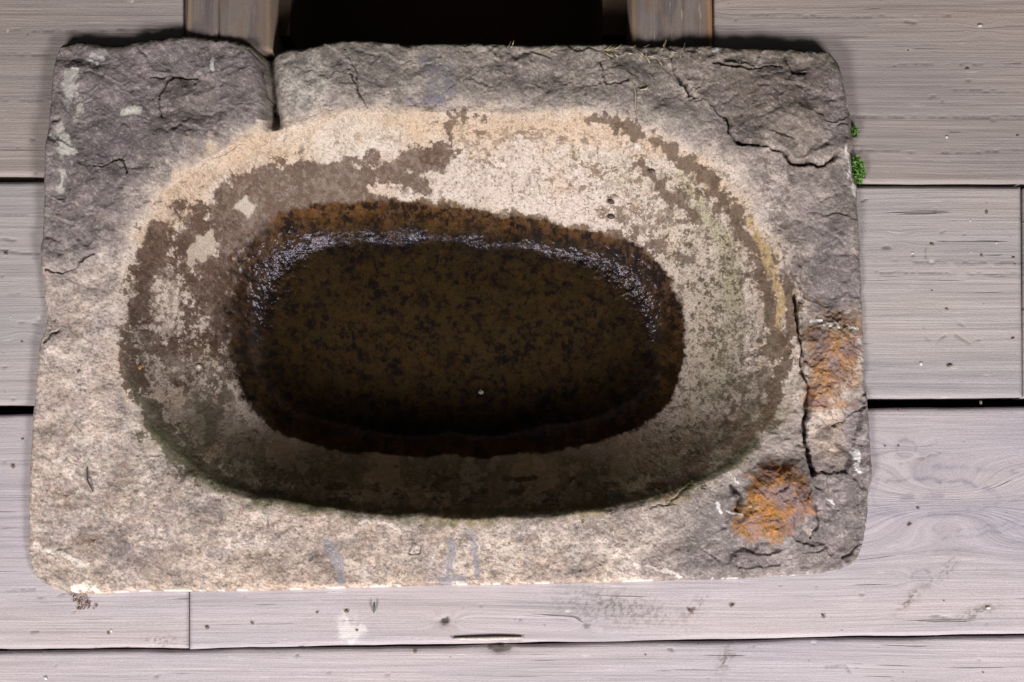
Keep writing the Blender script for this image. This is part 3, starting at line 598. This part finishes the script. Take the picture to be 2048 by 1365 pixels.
d = linedist(w2x, w2y, [(1335, 325), (1400, 380), (1450, 450), (1485, 540), (1495, 640), (1490, 720)]); put(sst(3.2, .8, d) * sst(.35, .55, n_c) * .55, (.55, .50, .42))
put(lipz * sst(1150, 1350, px) * sst(.60, .68, fbm(px, py, 8, 4, 150, .7)) * .75, (.13, .10, .08)); put(lipz * sst(.62, .70, fbm(px, py, 4, 3, 151, .6)) * .5, (.17, .14, .11))
# loose patch of bare plaster in the crust
m = polysd(w2x, w2y, [(463, 420), (480, 400), (495, 393), (500, 408), (515, 412), (505, 424), (495, 440), (488, 428)]); put(sst(-2, 3, m) * .95, (.46, .40, .34))
m = polysd(w2x, w2y, [(372, 500), (400, 470), (430, 460), (436, 490), (410, 520), (380, 530)]); put(sst(-2, 3, m + (n_c - .5) * 20) * .9, (.43, .36, .29))
# ---- wet floor of the basin
wsoft = blob(px, py, 440, 600, 130, 150); wet = sst(1.93 - .22 * wsoft, 2.04 + .10 * wsoft, tt + (fbm(px, py, 16, 5, 160, .7) - .5) * .26 + (n_b - .5) * .13 + wsoft * (fbm(px, py, 10, 5, 163, .7) - .5) * .9)
wetc = np.empty_like(col); wetc[:] = (.034, .018, .007)
def mixw(m, c_):
    global wetc
    wetc = wetc + (np.asarray(c_, np.float32) - wetc) * np.clip(m, 0, 1)[..., None].astype(np.float32)
mixw(sst(.45, .6, fbm(px, py, 20, 6, 176, .7)) * .8, (.060, .032, .011)); mixw(sst(.5, .62, fbm(px, py, 18, 5, 170, .6)) * .75, (.012, .008, .005))
mixw(sst(2.55, 2.0, tt) * sst(640, 420, py) * sst(.42, .62, fbm(px, py, 11, 5, 177, .7)) * .75, (.12, .055, .016)); mixw(sst(2.4, 1.98, tt) * sst(640, 420, py) * sst(900, 600, px) * .3, (.13, .06, .02))
mixw(sst(.535, .60, fbm(px, py, 24, 6, 172, .72)) * .85, (.008, .006, .005)); mixw(sst(.56, .64, fbm(px, py, 7, 4, 178, .7)) * .6, (.010, .007, .005)); mixw(sst(2.9, 2.1, tt) * sst(.53, .62, fbm(px, py, 8, 4, 179, .7)) * sst(760, 560, py) * .5, (.12, .06, .03)); mixw(sst(2.5, 3.4, tt + (n_b - .5) * .6) * sst(.42, .56, fbm(px, py, 12, 6, 175, .72)) * .7, (.050, .033, .012))
mixw(sst(2.5, 2.0, tt) * sst(600, 480, px) * sst(.45, .6, n_c) * .5, (.10, .07, .05))
wetc = wetc * (1 - .50 * sst(2.6, 3.0, tt))[..., None].astype(np.float32)  # basin bottom darkened further: its shade is put into the colour
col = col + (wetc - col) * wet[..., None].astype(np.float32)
put(blob(px, py, 962, 785, 5, 4) > .4, (.35, .33, .28)); 
# ---- rust
ru = sst(-10, 24, sr1 + (fbm(px, py, 30, 5, 185, .65) - .5) * 90) * .78; ru2 = sst(-8, 10, sr2 + (n_c - .5) * 26)
rr = np.maximum(ru, ru2); put(rr * .95, (.27, .135, .05)); put(rr * sst(.44, .68, n_c) * .7, (.36, .155, .035)); put(rr * sst(.55, .75, spk2) * .35, (.17, .095, .07)); put(rr * sst(.60, .72, fbm(px, py, 7, 3, 181)) * .35, (.17, .14, .19))
put(blob(px, py, 1500, 1015, 14, 10) * .8, (.62, .40, .20)); put(ru * sst(.4, .6, n_b) * sst(700, 660, py) * .6, (.34, .27, .21)); put(ru * blob(px, py, 1690, 775, 24, 30) * sst(.4, .55, n_c) * .9, (.12, .085, .13))
put(rr * sst(.50, .60, fbm(px, py, 18, 5, 183, .65)) * .5, (.20, .125, .08)); put(rr * sst(.56, .72, fbm(px, py, 10, 4, 184, .65)) * .5, (.50, .27, .08)); put(rr * sst(.50, .60, fbm(px, py, 34, 5, 186, .62)) * .7, (.15, .095, .085)); put(rr * sst(.55, .66, fbm(px, py, 26, 4, 187, .6)) * .5, (.20, .17, .20))
# ---- white lime and lichen flecks
def fleck(pts, wd, a=.9, c_=(.66, .64, .61), jit=14):
    d = linedist(w2x, w2y, pts); put(sst(wd, wd * .45, d + (n_c - .5) * jit) * a, c_)
fleck([(150, 150), (142, 190)], 18, .75, (.50, .48, .44), 40); fleck([(175, 130), (210, 110)], 10, .6, (.48, .46, .46), 30); fleck([(165, 200), (160, 235)], 13, .6, (.48, .45, .40), 40); fleck([(125, 270), (140, 305)], 15, .7, (.52, .50, .45), 40); fleck([(128, 345), (126, 380)], 8, .6, (.50, .48, .44), 20)
fleck([(256, 228), (278, 222)], 13, .95, (.60, .59, .52), 6); fleck([(430, 122), (424, 138)], 4.5, .7); fleck([(70, 1088), (78, 1098), (130, 1110), (175, 1135)], 5, .75, (.66, .60, .53)); fleck([(145, 1178), (175, 1170), (192, 1180)], 9, .95, (.80, .74, .66), 6)
fleck([(1628, 638), (1648, 650), (1672, 655)], 4.2, .95); fleck([(1695, 655), (1716, 660)], 4.2, .95); fleck([(1712, 905), (1718, 945)], 6, .9, jit=18); fleck([(1470, 958), (1474, 966)], 5, .8); fleck([(1432, 1010), (1440, 1022)], 3.5, .8); fleck([(1270, 1128), (1310, 1140), (1365, 1152)], 4.5, .8, (.66, .60, .54), 12)
fleck([(720, 1042), (780, 1050), (812, 1075)], 2.8, .7, (.60, .55, .48)); fleck([(1428, 105), (1440, 112)], 5, .9); fleck([(1692, 200), (1698, 215)], 5, .9, (.60, .55, .47)); fleck([(1692, 300), (1700, 345), (1712, 395)], 4, .8, (.62, .58, .55)); fleck([(1660, 1000), (1664, 1008)], 3, .8); fleck([(1612, 1058), (1624, 1068)], 5, .6, (.5, .45, .4))
fleck([(1455, 1025), (1480, 1030)], 3, .6); fleck([(1170, 215), (1172, 216)], 2, .8); fleck([(1270, 290), (1280, 296)], 2.5, .6); fleck([(540, 1095), (590, 1120)], 1.2, .3)
put(sst(8, 2, dB) * sst(.52, .62, fbm(px, py * 0, 22, 3, 190)) * .85, (.72, .66, .60)); put(sst(5, 1, dL) * sst(.55, .62, fbm(px * 0, py, 22, 3, 191)) * .85, (.72, .67, .62))
# ---- moss film along the far edge and the near lip
put(sst(16, 3, dT + (n_c - .5) * 16) * .8, (.055, .060, .028)); put(rim_t * sst(30, 5, dT + (n_c - .5) * 26) * .35, (.09, .085, .05)); put(region([(1600, 105), (1680, 110), (1680, 140), (1620, 132)], 8) * sst(.4, .6, n_c) * .8, (.05, .06, .025))
lipd = linedist(px, py, C_LIP[22:] + C_LIP[:2]); put((tt > -.08) * sst(14, 1, lipd + (n_c - .5) * 30) * sst(760, 900, py) * .75, (.07, .07, .038))
put(np.exp(-(gl / 16) ** 2) * gm_ * sst(.3, .6, n_b) * .5, (.13, .12, .085))

# ------------------------------------------------------------------ build the trough meshes
P3 = np.stack([X, Y, Z], -1)
du_ = np.gradient(P3, axis=0); dv_ = np.gradient(P3, axis=1); Nn = np.cross(dv_, du_); Nn /= np.linalg.norm(Nn, axis=-1, keepdims=True)
if Nn[..., 2].mean() < 0: Nn = -Nn
idx = np.arange(NU * NV).reshape(NU, NV)
Q = np.stack([idx[:-1, :-1], idx[:-1, 1:], idx[1:, 1:], idx[1:, :-1]], -1).reshape(-1, 4)
cell = lambda a: a[:-1, :-1].reshape(-1)
lab = np.zeros(len(Q), int); lab[cell(tt) > 0.0] = 1; lab[cell(tt) > 3.0] = 4
lab[cell((sr1 > 0) & (tt < 0))] = 2; lab[cell((sr2 > 0) & (tt < 0))] = 3
trough = empty('stone_trough', (0, 0, 0)); tag(trough, 'old rectangular sandstone trough with oval wet basin set among grey planks', 'stone trough')
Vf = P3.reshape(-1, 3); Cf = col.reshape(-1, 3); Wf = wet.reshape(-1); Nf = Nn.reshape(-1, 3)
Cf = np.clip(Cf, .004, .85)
# outer sides
per = np.concatenate([idx[:-1, 0], idx[-1, :-1], idx[:0:-1, -1], idx[0, :0:-1]])
E = Vf[per]; m = len(per); cen = np.array([X.mean(), Y.mean()])
rows_v = []; NR = 60
def sidenoise(E, zz, s): return fbm(np.arange(m) * .0012 * 1000 / 1000.0, zz * np.ones(m), .05, 4, s)
arc = np.r_[0, np.cumsum(np.hypot(*(np.diff(E[:, :2], axis=0)).T))]
rng_in = (cen - E[:, :2]); rng_in /= np.linalg.norm(rng_in, axis=1, keepdims=True)
for r_ in range(1, NR + 1):
    f = r_ / NR; zz = E[:, 2] * (1 - f) + GZ * f
    off = .006 * math.sin(min(1, f * 3) * math.pi / 2) * 0 + .020 * f + .012 * (fbm(arc, zz, .05, 5, 300) - .5) * min(1, f * 8) + .004
    off = off * min(1, f * 10)
    rows_v.append(np.column_stack([E[:, :2] + rng_in * np.maximum(off, 0)[:, None], zz]))
SV = np.concatenate(rows_v); n0 = len(Vf)
allr = np.concatenate([per, n0 + np.arange(len(SV))]).reshape(NR + 1, m)
a0 = allr[:-1]; a1 = allr[1:]
QS = np.stack([a0, a1, np.roll(a1, -1, 1), np.roll(a0, -1, 1)], -1).reshape(-1, 4)[:, ::-1]
sc = np.full((len(SV), 3), .30) * np.array([1, .9, .78]) * (.55 + .9 * fbm(np.tile(arc, NR), SV[:, 2], .03, 5, 310))[:, None]
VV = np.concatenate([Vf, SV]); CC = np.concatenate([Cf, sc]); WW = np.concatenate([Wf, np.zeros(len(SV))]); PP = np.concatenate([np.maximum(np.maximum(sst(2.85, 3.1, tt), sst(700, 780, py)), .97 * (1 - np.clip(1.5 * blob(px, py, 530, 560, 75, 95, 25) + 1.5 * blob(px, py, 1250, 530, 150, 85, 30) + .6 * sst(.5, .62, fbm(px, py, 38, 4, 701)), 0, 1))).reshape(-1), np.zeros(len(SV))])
def sub(name, sel, label=None, extra=None, custom=True):
    q = Q[sel]
    if extra is not None: q = np.concatenate([q, extra])
    ids, inv = np.unique(q, return_inverse=True); q = inv.reshape(-1, 4)
    o = mesh_np(name, VV[ids], q, STONE, trough, dict(Col=CC[ids], wet=WW[ids], pool=PP[ids]), Nf[ids] if custom else None)
    if label: o['label'] = label
    return o
sub('block', lab == 0, extra=QS, custom=False)
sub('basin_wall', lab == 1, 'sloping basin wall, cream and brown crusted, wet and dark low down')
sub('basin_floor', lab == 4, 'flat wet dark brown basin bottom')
sub('rust_patch', lab == 2, 'tall orange rust patch with two white flecks, by the right edge')
sub('rust_patch', lab == 3, 'rounded orange rust lump at the lower right corner')

# sampling the finished stone surface
flatx = X[::3, ::3].ravel(); flaty = Y[::3, ::3].ravel(); flz = Z[::3, ::3].ravel(); fpx, fpy = proj(flatx, flaty, flz)
def on_stone(qx, qy, lift=.001):
    i = np.argmin((fpx - qx) ** 2 + (fpy - qy) ** 2); return np.array([*bp(qx, qy, flz[i] + lift), flz[i] + lift])
def on_floor(qx, qy, lift=.0012): return np.array([*bp(qx, qy, DZ + lift), DZ + lift])

# ------------------------------------------------------------------ small things
def tube(pts, rad, seg=6):
    pts = np.array(pts, float); rad = np.broadcast_to(rad, len(pts)); V = []; Q = []
    for i, p in enumerate(pts):
        t = pts[min(i + 1, len(pts) - 1)] - pts[max(i - 1, 0)]; t /= np.linalg.norm(t) + 1e-9
        a = np.cross(t, (0, 0, 1.0)); a = a / (np.linalg.norm(a) + 1e-9) if np.linalg.norm(a) > 1e-3 else np.array([1., 0, 0]); b = np.cross(t, a)
        for k in range(seg):
            th = 2 * math.pi * k / seg; V.append(p + rad[i] * (math.cos(th) * a + math.sin(th) * b))
    for i in range(len(pts) - 1):
        for k in range(seg): Q.append([i * seg + k, i * seg + (k + 1) % seg, (i + 1) * seg + (k + 1) % seg, (i + 1) * seg + k])
    V = np.array(V); n = len(V); V = np.vstack([V, pts[0], pts[-1]])
    for k in range(seg):
        Q.append([n, (k + 1) % seg, k, k]); Q.append([n + 1, (len(pts) - 1) * seg + k, (len(pts) - 1) * seg + (k + 1) % seg, (len(pts) - 1) * seg + (k + 1) % seg])
    return V, Q
def build(name, parts, mat, parent=None):
    V = []; Fq = []; n = 0
    for v_, q_ in parts:
        V += [tuple(p) for p in v_]
        for q in q_:
            u_ = []
            for i in q:
                if i + n not in u_: u_.append(i + n)
            if len(u_) > 2: Fq.append(u_)
        n += len(v_)
    me = bpy.data.meshes.new(name); me.from_pydata(V, [], Fq); me.materials.append(mat); me.validate()
    me.polygons.foreach_set('use_smooth', [True] * len(me.polygons)); me.update()
    o = bpy.data.objects.new(name, me); COL.objects.link(o)
    if parent: o.parent = parent
    return o
def leaf(c, d, up, ln, wd):
    """small folded leaf, two rows with thickness by cup"""
    d = d / np.linalg.norm(d); s = np.cross(d, up); s /= np.linalg.norm(s) + 1e-9; n_ = np.cross(s, d)
    V = []; Q = []
    for i, (t, w) in enumerate(((0, .12), (.3, .9), (.6, 1), (.85, .55), (1, .05))):
        b = c + d * ln * t + n_ * ln * .22 * math.sin(t * 2.2)
        V += [b - s * wd * w + n_ * wd * .35 * w, b, b + s * wd * w + n_ * wd * .35 * w]
    for i in range(4):
        for k in range(2): Q.append([i * 3 + k, i * 3 + k + 1, (i + 1) * 3 + k + 1, (i + 1) * 3 + k])
    return V, Q
def leafmat(name, a, b):
    k = NT(name); pos = k.n('ShaderNodeNewGeometry').outputs['Position']
    k.l(k.ramp(k.noise(pos, 260, 3), [(.35, a), (.65, b)]), k.b.inputs['Base Color']); k.b.inputs['Roughness'].default_value = .55
    return k.m
MOSS = leafmat('bright_moss', (.035, .11, .010), (.13, .32, .03)); MOSSD = leafmat('brown_moss_root', (.02, .016, .008), (.05, .04, .018))
def moss(qx, qy, rx, ry, n, label, zoff=-.012):
    c = np.array([*bp(qx, qy, DZ + .005), DZ + .005])
    e = empty('moss_tuft', tuple(c)); tag(e, label, 'moss', 'moss tufts on the right side of the trough')
    r = random.Random(int(qx)); P = []; R_ = []
    for i in range(n):
        a = r.uniform(0, 2 * math.pi); q = math.sqrt(r.random()); o = np.array([math.cos(a) * q * rx, math.sin(a) * q * ry, r.uniform(-.006, .008) * (1 - q)])
        d = np.array([r.uniform(-.5, 1.0), r.uniform(-.9, .9), r.uniform(.1, 1.2)])
        P.append(leaf(o, d, np.array([0, 0, 1.]), r.uniform(.0022, .0046), r.uniform(.0007, .0014)))
    for i in range(n // 4):
        a = r.uniform(0, 2 * math.pi); q = r.random(); o = np.array([math.cos(a) * q * rx * .9, math.sin(a) * q * ry, -.006])
        R_.append(tube([o + np.array([-.01, 0, -.003]), o, o + np.array([r.uniform(-.002, .004), r.uniform(-.004, .004), r.uniform(-.002, .004)])], [.0012, .0009, .0004], 5))
    build('leaves', P, MOSS, e); build('root_mat', R_, MOSSD, e)
moss(1713, 342, .0095, .0175, 300, 'bright green moss tuft on the right edge of the trough, the larger lower one')
moss(1708, 264, .006, .006, 70, 'tiny green moss tuft on the right edge of the trough, the smaller upper one')

STRAW = leafmat('dry_straw', (.30, .24, .14), (.52, .45, .30)); TWIG = plain('dark_twig', (.06, .045, .035)); SEED = plain('dark_seed', (.045, .03, .025), .45); OR = plain('orange_seed', (.28, .13, .02), .5)
def strand(name, pts, r, mat, label, cat, surf=on_stone, group=None, hump=.0015):
    n = 9; P = np.array(pts, float); t = np.linspace(0, len(P) - 1, n); qx = np.interp(t, range(len(P)), P[:, 0]); qy = np.interp(t, range(len(P)), P[:, 1])
    W = [surf(a, b, r + hump * math.sin(i / (n - 1) * math.pi)) for i, (a, b) in enumerate(zip(qx, qy))]
    base = W[0].copy(); o = build(name, [tube([w - base for w in W], [r * (.6 + .4 * math.sin(i / (n - 1) * math.pi)) for i in range(n)])], mat); o.location = base
    return tag(o, label, cat, group)
strand('twig', [(174, 934), (175, 960), (186, 984)], .0011, TWIG, 'dark bent twig lying on the pale left rim of the trough', 'twig')
strand('straw', [(1280, 180), (1293, 178), (1296, 173)], .0011, STRAW, 'short pale straw on the far rim right of centre', 'straw')
strand('root_thread', [(1262, 158), (1272, 185), (1270, 215), (1278, 240)], .0005, STRAW, 'thin grey root thread curving down the far rim towards the basin', 'root')
strand('twig', [(1075, 362), (1080, 385), (1084, 395)], .0006, STRAW, 'fine pale fibre stuck on the cream far wall of the basin', 'fibre')
r = random.Random(3)
for i in range(34):
    x0 = r.choice([r.uniform(960, 1130), r.uniform(1200, 1420), r.uniform(1200, 1340)]); y0 = r.uniform(94, 116); a = r.uniform(-1.2, 1.2); L = r.uniform(8, 22)
    strand('dry_grass_blade', [(x0, y0), (x0 + math.cos(a) * L * .5, y0 + math.sin(a) * L * .4 + 2), (x0 + math.cos(a) * L, y0 + math.sin(a) * L)], r.uniform(.0004, .0008), STRAW,
           'dry grass blade on the far trough edge, ' + ('below the middle of the dark hatch' if x0 < 1150 else 'at the right end of the hatch' if x0 < 1265 else 'below the right timber'), 'grass blade', group='dry grass blades on the far edge', hump=.003)
def pellet(qx, qy, rx, ry, mat, label, name='seed', cat='seed', surf=on_stone, seed=1, flat=.7, grp=None):
    c = surf(qx, qy, rx * .4); r = random.Random(seed); V = []; Q = []; nu, nv = 10, 7
    for j in range(nv + 1):
        ph = math.pi * j / nv
        for i in range(nu):
            th = 2 * math.pi * i / nu; k = 1 + r.uniform(-.1, .1); V.append((rx * k * math.sin(ph) * math.cos(th), ry * k * math.sin(ph) * math.sin(th), rx * flat * math.cos(ph)))
    for j in range(nv):
        for i in range(nu): Q.append([j * nu + i, j * nu + (i + 1) % nu, (j + 1) * nu + (i + 1) % nu, (j + 1) * nu + i])
    o = build(name, [(V, Q)], mat); o.location = c; o.rotation_euler = (0, 0, r.uniform(0, 3)); return tag(o, label, cat, grp)
pellet(1304, 341, .0035, .0045, SEED, 'dark seed on the cream basin wall, uppermost of three near the right', seed=2, grp='dark seeds on the basin wall')
pellet(1222, 404, .0045, .0026, SEED, 'dark seed on the basin wall, middle of three, just above another', seed=3, grp='dark seeds on the basin wall')
pellet(1222, 433, .0050, .0038, SEED, 'dark seed on the basin wall right above the wet line, lowest of three', seed=4, grp='dark seeds on the basin wall')
pellet(278, 736, .0030, .0045, OR, 'small orange seed on the left basin wall', seed=5)
WH = plain('pale_grit', (.55, .53, .48), .6)
pellet(961, 785, .0020, .0016, plain('dull_grit', (.22, .20, .17), .6), 'tiny pale pebble on the dark wet basin floor', 'pebble', 'pebble', seed=8)
pellet(397, 733, .0032, .0026, WH, 'small white pebble on the left basin wall', 'pebble', 'pebble', seed=9)
GL = leafmat('green_leaf', (.02, .035, .015), (.03, .055, .02))
c = on_floor(748, 1213); o = build('leaf', [leaf(np.array([0, -.008, 0]), np.array([.05, 1., .02]), np.array([0, 0, 1.]), .014, .0016)], GL); o.location = c
tag(o, 'small narrow dark green leaf on the plank below the trough', 'leaf')
DR = plain('dry_bark', (.16, .11, .08))
c = on_floor(162, 1200); P = []; r = random.Random(9)
for i in range(60):
    o_ = np.array([r.uniform(-.012, .014), r.uniform(-.012, .012), 0]); o_[0] -= o_[1] * .8; o_[:2] *= .8
    P.append(leaf(o_, np.array([r.uniform(-1, 1), r.uniform(-1, 1), r.uniform(0, .5)]), np.array([0, 0, 1.]), r.uniform(.002, .005), r.uniform(.0006, .0012)))
o = build('bark_crumbs', P, leafmat('brown_crumbs', (.09, .05, .035), (.28, .17, .12))); o.location = c; tag(o, 'reddish brown bark crumbs spilled from under the near left corner of the trough', 'bark crumbs', kind='stuff')
strand('splinter', [(905, 1278), (960, 1278), (1000, 1277), (1045, 1276)], .0022, plain('split_wood', (.50, .45, .40)), 'pale lifted wood splinter at the gap between the two lowest planks', 'splinter', surf=on_floor, hump=.001)
# loose crumbs scattered on the planks
r = random.Random(21)
for i in range(46):
    while True:
        qx, qy = r.uniform(5, 2040), r.uniform(5, 1360)
        if (qx < 55 or qx > 1770 or qy > 1205) and not (qy > 1240 and abs(qy - (1308 - qx * .022)) < 14): break
    s = r.uniform(.0008, .0019)
    br = r.random() < .75
    where = ('on the lowest plank' if qy > 1310 else 'on the plank just below the trough') if qy > 1190 else (('on the planks left of the trough' if qx < 100 else 'on the planks right of the trough') + (', far part' if qy < 370 else ', middle part' if qy < 810 else ', near part'))
    pellet(qx, qy, s * r.uniform(1, 2), s, DR if br else WH, ('brown' if br else 'pale') + ' loose crumb of dirt ' + where, 'dirt_crumb', 'crumb', on_floor, i, .5, 'dirt crumbs scattered on the planks')
